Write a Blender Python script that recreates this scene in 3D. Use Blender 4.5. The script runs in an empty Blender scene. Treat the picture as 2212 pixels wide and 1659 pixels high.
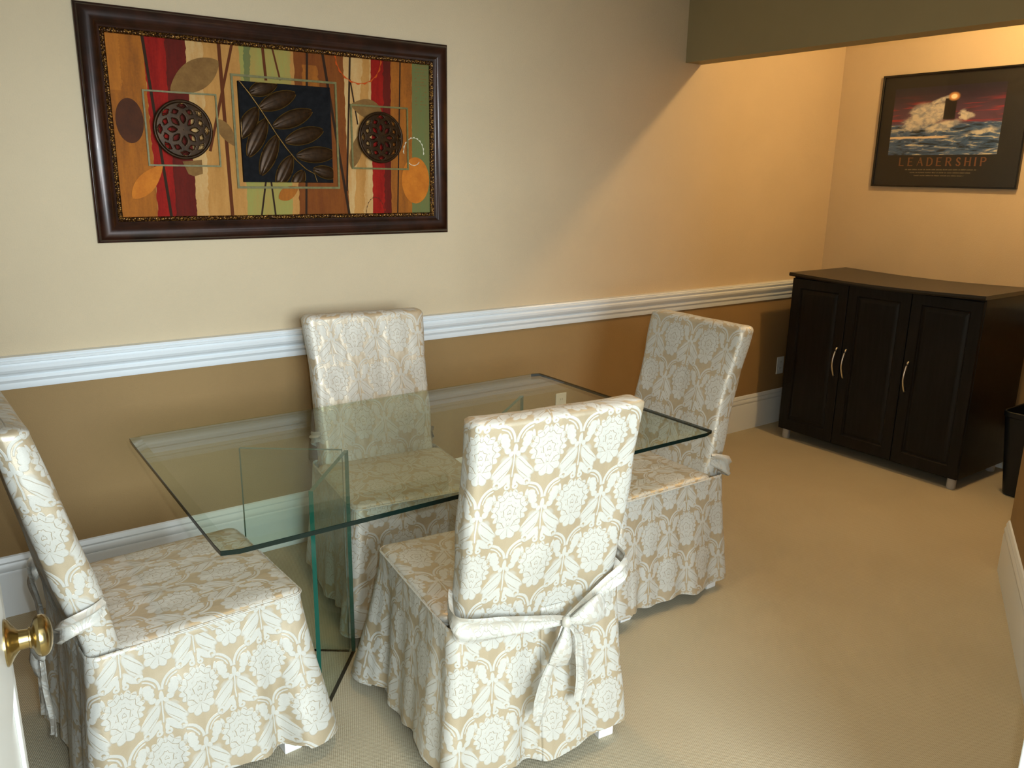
import bpy, bmesh, math, random
from mathutils import Vector, Matrix, noise

S = bpy.context.scene
COL = S.collection

# ------------------------------------------------------------------ camera
def cam_matrix(yaw, pitch, roll, loc):
    f = Vector((math.sin(yaw)*math.cos(pitch), math.cos(yaw)*math.cos(pitch), -math.sin(pitch)))
    r = Vector((math.cos(yaw), -math.sin(yaw), 0)); u = r.cross(f)
    r2 = math.cos(roll)*r + math.sin(roll)*u; u2 = -math.sin(roll)*r + math.cos(roll)*u
    m = Matrix((r2, u2, -f)).transposed().to_4x4(); m.translation = loc
    return m
cd = bpy.data.cameras.new('camera'); cam = bpy.data.objects.new('camera', cd); COL.objects.link(cam)
cd.sensor_width = 36; cd.lens = 1753.8/2212*36; cd.clip_start = 0.02
cam.matrix_world = cam_matrix(0.627, 0.2532, 0.0166, Vector((0, 0, 1.6)))
S.camera = cam
S.view_settings.view_transform = 'Standard'; S.view_settings.look = 'None'
S.view_settings.exposure = 0.0; S.view_settings.gamma = 1; S.view_settings.use_curve_mapping = False

# ------------------------------------------------------------------ light
W = bpy.data.worlds.new('world'); S.world = W; W.use_nodes = True
W.node_tree.nodes['Background'].inputs[0].default_value = (.78, .90, 1.0, 1)
W.node_tree.nodes['Background'].inputs[1].default_value = 0.45
def lamp(name, kind, loc, power, color, **k):
    d = bpy.data.lights.new(name, kind); d.energy = power; d.color = color
    for a, b in k.items(): setattr(d, a, b)
    o = bpy.data.objects.new(name, d); COL.objects.link(o); o.location = loc
    return o
# the camera's flash, just right of and above the lens
lamp('camera_flash', 'POINT', (0.05, -0.03, 1.66), 45, (.86, .96, 1.0), shadow_soft_size=.012)
# the can in the alcove ceiling behind the beam
lamp('alcove_can_lamp', 'POINT', (4.08, 1.85, 2.66), 50, (1, .65, .28), shadow_soft_size=.045)
# two ceiling cans of the main room
lamp('room_can_lamp', 'SPOT', (1.25, 2.0, 2.68), 40, (1, .60, .28), shadow_soft_size=.08, spot_size=math.radians(78), spot_blend=.7)
lamp('room_can_lamp', 'SPOT', (2.7, 1.55, 2.68), 42, (1, .74, .46), shadow_soft_size=.08, spot_size=math.radians(105), spot_blend=.8)
# soft fill light added behind the open double doors to even out the flash
hw = lamp('hall_fill', 'AREA', (.25, -2.4, 1.75), 270, (.84, .95, 1.0), shape='RECTANGLE', size=2.0, size_y=1.6)
hw.rotation_euler = (math.radians(90), 0, 0)
S.cycles.caustics_reflective = False; S.cycles.caustics_refractive = False
S.cycles.max_bounces = 10; S.cycles.transparent_max_bounces = 24

# ------------------------------------------------------------------ node helpers
class E:
    """tiny expression wrapper that writes Math nodes"""
    def __init__(s, nt, sock): s.nt = nt; s.s = sock
    def op(s, o, b=None, c=None, clamp=False):
        n = s.nt.nodes.new('ShaderNodeMath'); n.operation = o; n.use_clamp = clamp
        for i, v in enumerate((s, b, c)):
            if v is None: continue
            if isinstance(v, E): s.nt.links.new(v.s, n.inputs[i])
            else: n.inputs[i].default_value = v
        return E(s.nt, n.outputs[0])
    def __add__(s, b): return s.op('ADD', b)
    __radd__ = __add__
    def __sub__(s, b): return s.op('SUBTRACT', b)
    def __rsub__(s, b): return s.op('MULTIPLY', -1.0).op('ADD', b)
    def __mul__(s, b): return s.op('MULTIPLY', b)
    __rmul__ = __mul__
    def __truediv__(s, b): return s.op('DIVIDE', b)
    def abs(s): return s.op('ABSOLUTE')
    def sin(s): return s.op('SINE')
    def mod(s, b): return s.op('FLOORED_MODULO', b)
    def max(s, b): return s.op('MAXIMUM', b)
    def min(s, b): return s.op('MINIMUM', b)
    def sqrt(s): return s.op('SQRT')
    def pow(s, b): return s.op('POWER', b)
    def step(s, a, b):          # smooth 0..1 from a to b
        n = s.nt.nodes.new('ShaderNodeMapRange'); n.interpolation_type = 'SMOOTHSTEP'
        s.nt.links.new(s.s, n.inputs[0]); n.inputs[1].default_value = a; n.inputs[2].default_value = b
        return E(s.nt, n.outputs[0])
def hyp(a, b): return (a*a + b*b).sqrt()
def ell(x, y, cx, cy, rx, ry, tilt=0.0):
    dx = x - cx; dy = y - cy
    c, s_ = math.cos(tilt), math.sin(tilt)
    return 1.0 - hyp((dx*c + dy*s_)/rx, (dy*c - dx*s_)/ry)

def newmat(name):
    m = bpy.data.materials.new(name); m.use_nodes = True
    nt = m.node_tree; b = nt.nodes['Principled BSDF']
    return m, nt, b
def setin(b, **k):
    for n, v in k.items():
        n = n.replace('_', ' ')
        if n in b.inputs:
            b.inputs[n].default_value = (*v, 1) if isinstance(v, tuple) and len(v) == 3 else v
def coords(nt, out='Object', scale=(1, 1, 1)):
    t = nt.nodes.new('ShaderNodeTexCoord'); mp = nt.nodes.new('ShaderNodeMapping')
    nt.links.new(t.outputs[out], mp.inputs[0]); mp.inputs['Scale'].default_value = scale
    return mp.outputs[0]
def tnoise(nt, vec, scale, detail=3, rough=.55, dist=0):
    n = nt.nodes.new('ShaderNodeTexNoise'); nt.links.new(vec, n.inputs['Vector'])
    n.inputs['Scale'].default_value = scale; n.inputs['Detail'].default_value = detail
    n.inputs['Roughness'].default_value = rough; n.inputs['Distortion'].default_value = dist
    return E(nt, n.outputs[0])
def mixc(nt, f, a, b):
    n = nt.nodes.new('ShaderNodeMix'); n.data_type = 'RGBA'
    if isinstance(f, E): nt.links.new(f.s, n.inputs[0])
    else: n.inputs[0].default_value = f
    for v, i in ((a, 6), (b, 7)):
        if isinstance(v, tuple): n.inputs[i].default_value = (*v[:3], 1)
        else: nt.links.new(v, n.inputs[i])
    return n.outputs[2]
def bump(nt, b, h, dist=.002, strength=1):
    n = nt.nodes.new('ShaderNodeBump'); n.inputs['Distance'].default_value = dist
    n.inputs['Strength'].default_value = strength
    nt.links.new(h.s, n.inputs['Height']); nt.links.new(n.outputs[0], b.inputs['Normal'])

def plain(name, col, rough=.5, var=.0, scale=8, spec=.5, metal=0, bmp=0, stretch=(1, 1, 1), bscale=None, coat=0):
    m, nt, b = newmat(name); setin(b, Base_Color=col, Roughness=rough, Metallic=metal)
    b.inputs['Specular IOR Level'].default_value = spec
    if coat: b.inputs['Coat Weight'].default_value = coat; b.inputs['Coat Roughness'].default_value = .05
    v = coords(nt, 'Object', stretch)
    if var:
        f = tnoise(nt, v, scale, 4).step(.3, .7)
        c1 = tuple(c*(1-var) for c in col); c2 = tuple(min(1, c*(1+var)) for c in col)
        nt.links.new(mixc(nt, f, c1, c2), b.inputs['Base Color'])
    if bmp: bump(nt, b, tnoise(nt, v, bscale or scale*12, 3), bmp)
    return m

M = {}
M['wall'] = plain('upper_wall_paint', (.60, .49, .33), .75, .02, 3, .25, bmp=.0012, bscale=220)
M['dado'] = plain('lower_wall_paint', (.31, .20, .085), .7, .03, 3, .3, bmp=.0012, bscale=220)
M['trim'] = plain('white_gloss_trim', (.78, .83, .86), .3, 0, 3, .5)
M['door'] = plain('white_door_paint', (.78, .78, .74), .3, .02, 3, .5)
M['ceil'] = plain('ceiling_paint', (.75, .73, .68), .9, .02, 3, .1)
M['legw'] = plain('white_leg_paint', (.85, .85, .84), .45, .02, 30)
M['black'] = plain('black_cabinet_finish', (.0065, .006, .006), .42, .3, 60, .25, stretch=(1, 1, .08))
M['blacktop'] = plain('black_cabinet_top_finish', (.009, .008, .007), .30, .3, 30, .5, stretch=(1, .1, 1))
M['plastic'] = plain('black_bin_plastic', (.006, .008, .011), .4, .1, 20, .4)
M['nickel'] = plain('brushed_nickel', (.75, .72, .68), .28, 0, 5, metal=1)
M['greymetal'] = plain('grey_foot_metal', (.45, .46, .48), .4, 0, 5, metal=.3)
M['plate'] = plain('outlet_plate_plastic', (.75, .70, .58), .35)
M['socket'] = plain('outlet_slot_dark', (.05, .045, .04), .5)
M['brass'] = plain('aged_brass', (.40, .30, .13), .22, .18, 40, metal=1)
M['frame'] = plain('mahogany_bronze_frame', (.024, .0065, .003), .30, .5, 14, .5, metal=.25, coat=.10)
M['posterframe'] = plain('black_poster_frame', (.008, .008, .009), .2, 0)
M['bronze'] = plain('dark_bronze_relief', (.032, .015, .005), .40, .3, 60, .25, metal=.45)
M['bronze_rim'] = plain('gilded_bronze_edge', (.15, .08, .016), .38, .3, 60, metal=.6)
M['navy'] = plain('dark_relief_ground', (.007, .007, .008), .75, .3, 40, .1, bmp=.001)
M['olive'] = plain('olive_border_paint', (.135, .12, .035), .5, .2, 60)
M['emit'], _nt, _b = newmat('lamp_lens'); setin(_b, Base_Color=(1, .9, .7)); _b.inputs['Emission Color'].default_value = (1, .6, .25, 1); _b.inputs['Emission Strength'].default_value = 6

def gold_slip():
    m, nt, b = newmat('ornate_gold_slip'); setin(b, Roughness=.38, Metallic=.75)
    v = coords(nt)
    n = nt.nodes.new('ShaderNodeTexVoronoi'); n.inputs['Scale'].default_value = 150; nt.links.new(v, n.inputs['Vector'])
    d = E(nt, n.outputs['Distance'])
    nt.links.new(mixc(nt, d.step(.25, .55), (.30, .145, .028), (.045, .018, .005)), b.inputs['Base Color'])
    bump(nt, b, 1.0 - d, .003)
    return m
M['slip'] = gold_slip()

def carpet():
    m, nt, b = newmat('loop_carpet'); setin(b, Roughness=.95); b.inputs['Specular IOR Level'].default_value = .1
    t = nt.nodes.new('ShaderNodeTexCoord'); s = nt.nodes.new('ShaderNodeSeparateXYZ'); nt.links.new(t.outputs['Object'], s.inputs[0])
    x, y = E(nt, s.outputs[0]), E(nt, s.outputs[1])
    wob = tnoise(nt, coords(nt), 60, 2)*.6
    k = 2*math.pi/.0085
    a = ((x*k + y*(k*.35)) + wob).sin(); c = ((y*k - x*(k*.35)) + wob).sin()
    h = (a*c)*.5 + .5
    n1 = tnoise(nt, coords(nt), 1.4, 4).step(.3, .7); fine = tnoise(nt, coords(nt), 420, 2)
    base = mixc(nt, n1, (.46, .41, .295), (.51, .46, .335))
    dark = mixc(nt, (h*.65 + fine*.35).step(.22, .62), (.34, .29, .19), base)
    nt.links.new(dark, b.inputs['Base Color'])
    bump(nt, b, h + fine*.5, .002, .55)
    return m
M['carpet'] = carpet()

# damask: mirrored motif on a half-drop lattice, one unit = one repeat across
def damask_group():
    g = bpy.data.node_groups.new('damask_motif', 'ShaderNodeTree')
    for n in ('x', 'y'): g.interface.new_socket(n, in_out='INPUT', socket_type='NodeSocketFloat')
    for n in ('mask', 'line'): g.interface.new_socket(n, in_out='OUTPUT', socket_type='NodeSocketFloat')
    gi = g.nodes.new('NodeGroupInput'); go = g.nodes.new('NodeGroupOutput')
    X, Y = E(g, gi.outputs[0]), E(g, gi.outputs[1])
    x = ((X + .5).mod(1.0) - .5).abs()
    y = (Y + 1.49).mod(1.8) - 1.49
    th = y.op('ARCTAN2', x + .0001)
    r = hyp(x, y*.90)
    # serrated flower head with a fan of petals under it
    ser = (th*8.5).sin().abs()
    flower = ((.242 + ser*.052 - (y*-.06).max(0.0)) - r)*10.0
    fx = x; fy = y + .255
    fr = hyp(fx, fy); fth = (fy*-1.0).op('ARCTAN2', fx + .0001)
    fan = ((.165 + (fth*4.0).sin().abs()*.045) - fr)*9.0
    fan = fan.min((x - .195)*-12).min((y + .235)*-12 + .2)
    # scrolls springing from the axis, side leaflets, palmette
    rr = hyp(x - .275, y + .775)
    arc = (.021 - (rr - .255).abs())*34
    arc = arc.min((y + .790)*14).min((.285 - x)*14)
    arcdot = (.012 - (rr - .205).abs())*40
    arcdot = arcdot.min((y + .74)*14).min((.24 - x)*14)
    e1 = ell(x, y, .165, -.765, .062, .125, -.25) + ((y*40.0).sin().abs())*.22
    e2 = ell(x, y, .115, -.905, .055, .048, .4)
    e3 = ell(x, y, .255, -.690, .026, .075, .2)
    p1 = ell(x, y, 0, -.885, .036, .085)
    p2 = ell(x, y, .052, -.955, .036, .045, .5)
    # big leaf curving away from the axis, with lobes on the outer side
    sr = (((y*1.0 + x*.9)*21.0).sin().abs())
    leaf = ell(x, y, .150, -1.170, .098, .225, .52) + sr*((x*1.0 + y*.55 + .50).max(0.0))*2.6 - .04
    # lower leaf ending in two curls
    low = ell(x, y, .115, -1.345, .050, .130, .75)*1.0
    hook = (.021 - (hyp(x - .225, y + 1.395) - .042).abs())*34
    hook2 = ell(x, y, .045, -1.365, .030, .085, -.05)
    hook3 = (.018 - (hyp(x - .060, y + 1.440) - .030).abs())*34
    stem = ((.012 - x)*50).min((y + 1.30)*12).min((-.90 - y)*12)
    m = flower
    for q in (fan, arc, arcdot, e1, e2, e3, p1, p2, leaf, low, hook, hook2, hook3, stem): m = m.max(q)
    # drawn lines inside the flower, fan and leaf
    ring = r + (th*4.5).sin().abs()*.040 + (y*.10)
    l1 = (((ring*11.5).mod(1.0) - .5).abs()).step(.085, .015)
    rays = ((th*8.5).sin().abs()).step(.16, .03)*r.step(.16, .20)
    core = (((hyp(x*1.15, y + .045)*13.0 + (th*2.5).sin().abs()*.35).mod(1.0) - .5).abs()).step(.11, .02)*r.step(.125, .105)
    lf = (l1*r.step(.10, .13)).max(rays).max(core)*(flower.step(.1, .3))
    l2 = (((((y*1.0 + x*.9)*6.7).mod(1.0) - .5).abs()).step(.07, .015))*leaf.step(.12, .3)
    l3 = ((fth*4.0).sin().abs()).step(.16, .03)*fan.step(.1, .3)
    edge = m.abs().step(.20, .03)
    line = lf.max(l2*.8).max(l3).max(edge*.35)
    g.links.new(m.s, go.inputs[0]); g.links.new(line.s, go.inputs[1])
    return g
DG = damask_group()

def damask_material(name='damask_fabric', ground_a=(.43, .345, .22), ground_b=(.475, .385, .255)):
    m, nt, b = newmat(name)
    uv = nt.nodes.new('ShaderNodeTexCoord'); s = nt.nodes.new('ShaderNodeSeparateXYZ'); nt.links.new(uv.outputs['UV'], s.inputs[0])
    w = tnoise(nt, coords(nt, 'UV'), 14, 2)*.05 - .025
    x = E(nt, s.outputs[0])/.180 + w; y = E(nt, s.outputs[1])/.180 + w
    outs = []
    for dx, dy in ((0, 0), (.5, .9)):
        gn = nt.nodes.new('ShaderNodeGroup'); gn.node_tree = DG
        nt.links.new((x + dx).s, gn.inputs[0]); nt.links.new((y + dy).s, gn.inputs[1])
        outs.append((E(nt, gn.outputs[0]), E(nt, gn.outputs[1])))
    msk = outs[0][0].max(outs[1][0]).step(-.03, .08)
    line = outs[0][1].max(outs[1][1])
    lim = msk*(1.0 - line*.75)
    weave = tnoise(nt, coords(nt, 'UV', (1, 4, 1)), 260, 2)
    ground = mixc(nt, weave.step(.3, .7), ground_a, ground_b)
    motif = mixc(nt, weave.step(.3, .7), (.52, .515, .465), (.575, .57, .52))
    nt.links.new(mixc(nt, line*msk*.55, mixc(nt, lim, ground, motif), (.24, .19, .12)), b.inputs['Base Color'])
    setin(b, Roughness=.55); b.inputs['Specular IOR Level'].default_value = .35
    # satin ground: a broad cream sheen that washes the pattern out where it faces the light
    gl = nt.nodes.new('ShaderNodeBsdfGlossy'); gl.inputs['Color'].default_value = (.72, .67, .57, 1); gl.inputs['Roughness'].default_value = .40
    mx = nt.nodes.new('ShaderNodeMixShader'); out = nt.nodes['Material Output']
    nt.links.new((.30 - msk*.20).s, mx.inputs[0]); nt.links.new(b.outputs[0], mx.inputs[1]); nt.links.new(gl.outputs[0], mx.inputs[2])
    nt.links.new(mx.outputs[0], out.inputs[0])
    h = tnoise(nt, coords(nt, 'UV', (1, .35, 1)), 12, 3)*1.1 + tnoise(nt, coords(nt, 'UV', (1.3, .7, 1)), 5, 2)*2.0 + lim*.08 + weave*.04
    bn = nt.nodes.new('ShaderNodeBump'); bn.inputs['Distance'].default_value = .010; bn.inputs['Strength'].default_value = .55
    nt.links.new(h.s, bn.inputs['Height']); nt.links.new(bn.outputs[0], b.inputs['Normal']); nt.links.new(bn.outputs[0], gl.inputs['Normal'])
    return m
M['damask'] = damask_material()
M['sash'] = damask_material('satin_sash_fabric', (.52, .49, .42), (.57, .54, .47))

def glass(name, tint):
    m, nt, b = newmat(name); nt.nodes.remove(b)
    ge = nt.nodes.new('ShaderNodeNewGeometry')
    d = nt.nodes.new('ShaderNodeVectorMath'); d.operation = 'DOT_PRODUCT'
    nt.links.new(ge.outputs['Normal'], d.inputs[0]); nt.links.new(ge.outputs['Incoming'], d.inputs[1])
    c = E(nt, d.outputs['Value']).abs()
    F = (1.0 - c).pow(5.0)*.50 + .026
    tr = nt.nodes.new('ShaderNodeBsdfTransparent'); tr.inputs[0].default_value = (*tint, 1)
    gl = nt.nodes.new('ShaderNodeBsdfGlossy'); gl.inputs['Roughness'].default_value = 0.0
    mx = nt.nodes.new('ShaderNodeMixShader')
    nt.links.new(F.s, mx.inputs[0]); nt.links.new(tr.outputs[0], mx.inputs[1]); nt.links.new(gl.outputs[0], mx.inputs[2])
    nt.links.new(mx.outputs[0], nt.nodes['Material Output'].inputs[0])
    return m
M['glass'] = glass('clear_green_glass', (.91, .945, .90))
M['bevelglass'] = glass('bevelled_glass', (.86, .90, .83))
M['panelglass'] = glass('clear_panel_glass', (.925, .96, .935))
M['pictureglass'] = glass('picture_glass', (.97, .97, .97))
M['glassedge'] = plain('dark_green_glass_edge', (.002, .010, .008), .15, 0, 5, .35)
M['glassedge_teal'] = plain('teal_glass_edge', (.010, .085, .060), .12, 0, 5, .8)  # teal edge colour of the pedestal panels

def paint(name, col, col2=None, streak=True):
    m, nt, b = newmat('painted_' + name); setin(b, Roughness=.7); b.inputs['Specular IOR Level'].default_value = .12
    col2 = col2 or tuple(c*.72 for c in col)
    v = coords(nt, 'Object', (1, 1, .16 if streak else 1))
    f = tnoise(nt, v, 26, 6, .65).step(.30, .72)
    g = tnoise(nt, coords(nt), 150, 3).step(.35, .7)*.25
    nt.links.new(mixc(nt, (f + g)*.8, col, col2), b.inputs['Base Color'])
    bump(nt, b, tnoise(nt, v, 120, 3), .0008)
    return m

# ------------------------------------------------------------------ object helpers
def link(name, me, parent=None, loc=None):
    o = bpy.data.objects.new(name, me); COL.objects.link(o)
    if parent: o.parent = parent
    if loc: o.location = loc
    return o
def thing(name, loc, label, cat, rotz=0, group=None):
    o = link(name, None, None, loc); o.rotation_euler = (0, 0, rotz); o.empty_display_size = .1
    o['label'] = label; o['category'] = cat
    if group: o['group'] = group
    return o
def tag(o, label, cat, group=None):
    o['label'] = label; o['category'] = cat
    if group: o['group'] = group
    return o
class MB:
    """collects vertices and faces in world metres; build() subtracts an origin"""
    def __init__(s): s.v = []; s.f = []; s.mi = []; s.uv = []; s.mats = []
    def mat(s, m):
        if m not in s.mats: s.mats.append(m)
        return s.mats.index(m)
    def add(s, vs, fs, m, uvs=None):
        o = len(s.v); s.v += [tuple(p) for p in vs]; k = s.mat(m)
        for f in fs: s.f.append(tuple(i + o for i in f)); s.mi.append(k)
        s.uv += uvs if uvs else [(p[0], p[2]) for p in vs]
    def box(s, x0, x1, y0, y1, z0, z1, m):
        x0, x1 = sorted((x0, x1)); y0, y1 = sorted((y0, y1)); z0, z1 = sorted((z0, z1))
        v = [(x, y, z) for z in (z0, z1) for y in (y0, y1) for x in (x0, x1)]
        s.add(v, [(0, 2, 3, 1), (4, 5, 7, 6), (0, 1, 5, 4), (2, 6, 7, 3), (0, 4, 6, 2), (1, 3, 7, 5)], m)
    def grid(s, rows, m, closed=False, uvs=None, flip=False, wrap=None):
        if closed and wrap:      # repeat the first column so the pattern closes without a seam
            rows = [list(r) + [r[0]] for r in rows]; uvs = [list(u) + [(u[0][0]+wrap, u[0][1])] for u in uvs]; closed = False
        n = len(rows[0]); vs = [p for r in rows for p in r]; fs = []
        for i in range(len(rows)-1):
            for j in range(n if closed else n-1):
                a = i*n + j; b = i*n + (j+1) % n; q = (a, b, b+n, a+n)
                fs.append(q[::-1] if flip else q)
        s.add(vs, fs, m, [u for r in uvs for u in r] if uvs else None)
    def tube(s, pts, rad, m, seg=10, caps=True):
        pts = [Vector(p) for p in pts]; rows = []
        for i, p in enumerate(pts):
            t = (pts[min(i+1, len(pts)-1)] - pts[max(i-1, 0)]).normalized()
            a = t.cross(Vector((0, 0, 1)) if abs(t.z) < .9 else Vector((1, 0, 0))).normalized(); b = t.cross(a)
            r = rad[i] if isinstance(rad, (list, tuple)) else rad
            rows.append([tuple(p + (a*math.cos(2*math.pi*k/seg) + b*math.sin(2*math.pi*k/seg))*r) for k in range(seg)])
        s.grid(rows, m, True)
        if caps:
            o = len(s.v)
            s.add(rows[0], [tuple(range(seg))], m); s.add(rows[-1], [tuple(range(seg))[::-1]], m)
    def build(s, name, parent=None, origin=(0, 0, 0), smooth=True, bevel=0, loc=None, angle=35, recalc=True, weld=False):
        me = bpy.data.meshes.new(name)
        me.from_pydata([(p[0]-origin[0], p[1]-origin[1], p[2]-origin[2]) for p in s.v], [], s.f)
        for m in s.mats: me.materials.append(m)
        uvl = me.uv_layers.new(name='UVMap')
        for poly in me.polygons:
            poly.material_index = s.mi[poly.index]
            for li in poly.loop_indices: uvl.data[li].uv = s.uv[me.loops[li].vertex_index]
        if recalc:
            bm = bmesh.new(); bm.from_mesh(me)
            if weld: bmesh.ops.remove_doubles(bm, verts=bm.verts, dist=1e-5)
            bmesh.ops.recalc_face_normals(bm, faces=bm.faces); bm.to_mesh(me); bm.free()
        if smooth:
            me.polygons.foreach_set('use_smooth', [True]*len(me.polygons))
            me.set_sharp_from_angle(angle=math.radians(angle))
        o = link(name, me, parent, loc)
        if bevel:
            b = o.modifiers.new('bevel', 'BEVEL'); b.width = bevel; b.segments = 2; b.limit_method = 'ANGLE'
        return o
def struct(o): o['kind'] = 'structure'; return o

# ------------------------------------------------------------------ the room
YW = 3.237      # wall with the large picture
XF = 4.905      # far wall with the poster
CZ = 2.72
RT, RB = .964, .846      # dado rail top and bottom
def flat(name, mb): return struct(mb.build(name, smooth=False))

f = MB(); f.box(-.9, XF, -1.2, YW, -.03, 0, M['carpet']); flat('floor', f)
f = MB(); f.box(-.9, XF, -1.2, YW, CZ, CZ+.05, M['ceil']); flat('ceiling', f)
f = MB(); f.box(-.95, XF+.05, YW, YW+.08, RB+.05, CZ, M['wall']); f.box(-.95, XF+.05, YW, YW+.08, -.03, RB+.05, M['dado']); flat('wall_back', f)
f = MB(); f.box(XF, XF+.08, .2, YW, RB+.05, CZ, M['wall']); f.box(XF, XF+.08, .2, YW, -.03, RB+.05, M['dado']); flat('wall_far', f)
f = MB(); f.box(-.98, -.9, -1.2, YW, RB+.05, CZ, M['wall']); f.box(-.98, -.9, -1.2, YW, -.03, RB+.05, M['dado']); flat('wall_left', f)
# angled wall on the right that ends at the alcove, and its return
A0, A1 = Vector((2.05, .52)), Vector((3.545, 1.325))
def slab(p, q, t, z0, z1, m, mb):
    d = (q-p).normalized(); n = Vector((d.y, -d.x))*t
    b = [p, q, q+n, p+n]
    v = [(c.x, c.y, z) for z in (z0, z1) for c in b]
    mb.add(v, [(0, 1, 2, 3), (4, 5, 6, 7), (0, 1, 5, 4), (1, 2, 6, 5), (2, 3, 7, 6), (3, 0, 4, 7)], m)
f = MB()
for z0, z1, m in ((-.03, RB+.05, M['dado']), (RB+.05, CZ, M['wall'])):
    slab(A0, A1, .12, z0, z1, m, f)
flat('wall_right', f)
f = MB()
for z0, z1, m in ((-.03, RB+.05, M['dado']), (RB+.05, CZ, M['wall'])):
    f.box(3.56, XF, 1.13, 1.24, z0, z1, m)
    f.box(3.56, 3.68, 1.20, 1.325, z0, z1, m)
flat('wall_alcove', f)
# front wall with the doorway the photographer stands in
f = MB()
for z0, z1, m in ((-.03, RB+.05, M['dado']), (RB+.05, CZ, M['wall'])):
    f.box(-.9, -.10, .40, .50, z0, z1, m); f.box(1.68, 2.08, .40, .50, z0, z1, m)
f.box(-.10, 1.68, .40, .50, 2.10, CZ, M['wall'])
flat('wall_front', f)
f = MB()
f.box(1.625, 1.70, .385, .515, 0, 2.09, M['trim']); f.box(-.15, -.115, .385, .515, 0, 2.09, M['trim']); f.box(-.15, 1.70, .385, .515, 2.07, 2.15, M['trim'])
struct(f.build('trim_1', smooth=False, bevel=.003))
# beam over the alcove opening
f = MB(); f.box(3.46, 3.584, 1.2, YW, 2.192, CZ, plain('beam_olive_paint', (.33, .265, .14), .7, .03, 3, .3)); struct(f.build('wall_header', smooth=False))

def profile_run(path, prof, m, mb):
    """sweep a profile (out, z) along a wall path of (x, y) points; n = outward normal per point"""
    rows = []
    for (x, y, nx, ny) in path: rows.append([(x + nx*o, y + ny*o, z) for o, z in prof])
    mb.grid(rows, m)
    for r in (rows[0], rows[-1]): mb.add(r, [tuple(range(len(r)))], m)
k = RT - RB
rail = [(0, RB), (.010, RB), (.013, RB+.008), (.013, RB+.022), (.017, RB+.028), (.022, RB+.034), (.022, RB+.044), (.018, RB+.048), (.024, RB+.056), (.034, RB+.062),
        (.040, RB+.072), (.041, RB+.082), (.036, RB+.088), (.036, RB+.094), (.042, RB+.097), (.043, RB+.104), (.038, RB+.108), (.040, RB+.112), (.036, RT), (0, RT)]
base = [(0, 0), (.015, 0), (.016, .165), (.013, .175), (.016, .182), (.016, .192), (.010, .205), (.012, .212), (.006, .228), (0, .232)]
def run(name, path, prof):
    mb = MB(); profile_run(path, prof, M['trim'], mb); struct(mb.build(name, angle=25))
run('trim_2', [(-.9, YW, 0, -1), (XF, YW, -1, -1)], rail)
run('trim_3', [(XF, YW, -1, -1), (XF, 1.24, -1, 0)], rail)
run('baseboard_back', [(-.9, YW, 0, -1), (XF, YW, -1, -1)], base)
run('baseboard_far', [(XF, YW, -1, -1), (XF, 1.24, -1, 0)], base)
dA = (A1-A0).normalized(); nA = Vector((-dA.y, dA.x))
run('baseboard_right', [(A0.x, A0.y, nA.x, nA.y), (A1.x, A1.y, nA.x, nA.y)], base)
run('trim_4', [(A0.x, A0.y, nA.x, nA.y), (A1.x, A1.y, nA.x, nA.y)], rail)
run('baseboard_left', [(-.9, .50, 1, 0), (-.9, YW, 1, -1)], base)

# door standing open at the left with its brass knob
DA = math.radians(6)
Rc = Vector((.0215, 1.240, .946))                 # where the knob meets the door face
dd = Vector((math.sin(DA), math.cos(DA), 0)); dn = Vector((math.cos(DA), -math.sin(DA), 0))
edge = Rc + dd*.062; hinge = Rc - dd*.75
f = MB()
def dpt(a, o, z): p = hinge + dd*a + dn*o; return (p.x, p.y, z)
DW = (edge-hinge).length
def dbox(a0, a1, o0, o1, z0, z1, m, mb):
    v = [dpt(a, o, z) for z in (z0, z1) for o in (o0, o1) for a in (a0, a1)]
    mb.add(v, [(0, 2, 3, 1), (4, 5, 7, 6), (0, 1, 5, 4), (2, 6, 7, 3), (0, 4, 6, 2), (1, 3, 7, 5)], m)
dbox(0, DW, -.035, -.006, .012, 2.03, M['door'], f)
for a0, a1, z0, z1 in ((0, .11, .012, 2.03), (DW-.035, DW, .012, 2.03), (0, DW, .012, .24), (0, DW, .86, 1.02), (0, DW, 1.90, 2.03), (.38, .48, .012, 2.03)):
    dbox(a0, a1, -.006, 0, z0, z1, M['door'], f)
door = struct(f.build('door_1', smooth=False, bevel=.0025))
# knob: lathe about dn
def lathe(axis_o, axis_d, prof, m, mb, seg=40):
    axis_d = axis_d.normalized(); a = axis_d.cross(Vector((0, 0, 1)) if abs(axis_d.z) < .9 else Vector((1, 0, 0))).normalized(); b = axis_d.cross(a)
    rows = [[tuple(axis_o + axis_d*t + (a*math.cos(2*math.pi*k/seg) + b*math.sin(2*math.pi*k/seg))*r) for k in range(seg)] for t, r in prof]
    mb.grid(rows, m, True)
f = MB()
lathe(Rc, dn, [(-.004, .0), (-.004, .0335), (.002, .0335), (.005, .031), (.009, .024), (.014, .017), (.017, .0145), (0.0285, .0135), (0.0295, .0155), (0.0315, .0155), (0.0335, .018), (0.0355, .024), (0.0385, .0280), (0.0425, .0302), (0.0475, .0300), (0.0515, .0275), (0.0550, .0225), (0.0575, .015), (0.0587, .007), (0.0590, .0)], M['brass'], f)
kn = f.build('door_knob', door, angle=30)
f = MB(); dbox(DW-.0005, DW+.0012, -.030, -.006, .90, 1.01, M['brass'], f); f.build('latch_plate', door, smooth=False)

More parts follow.
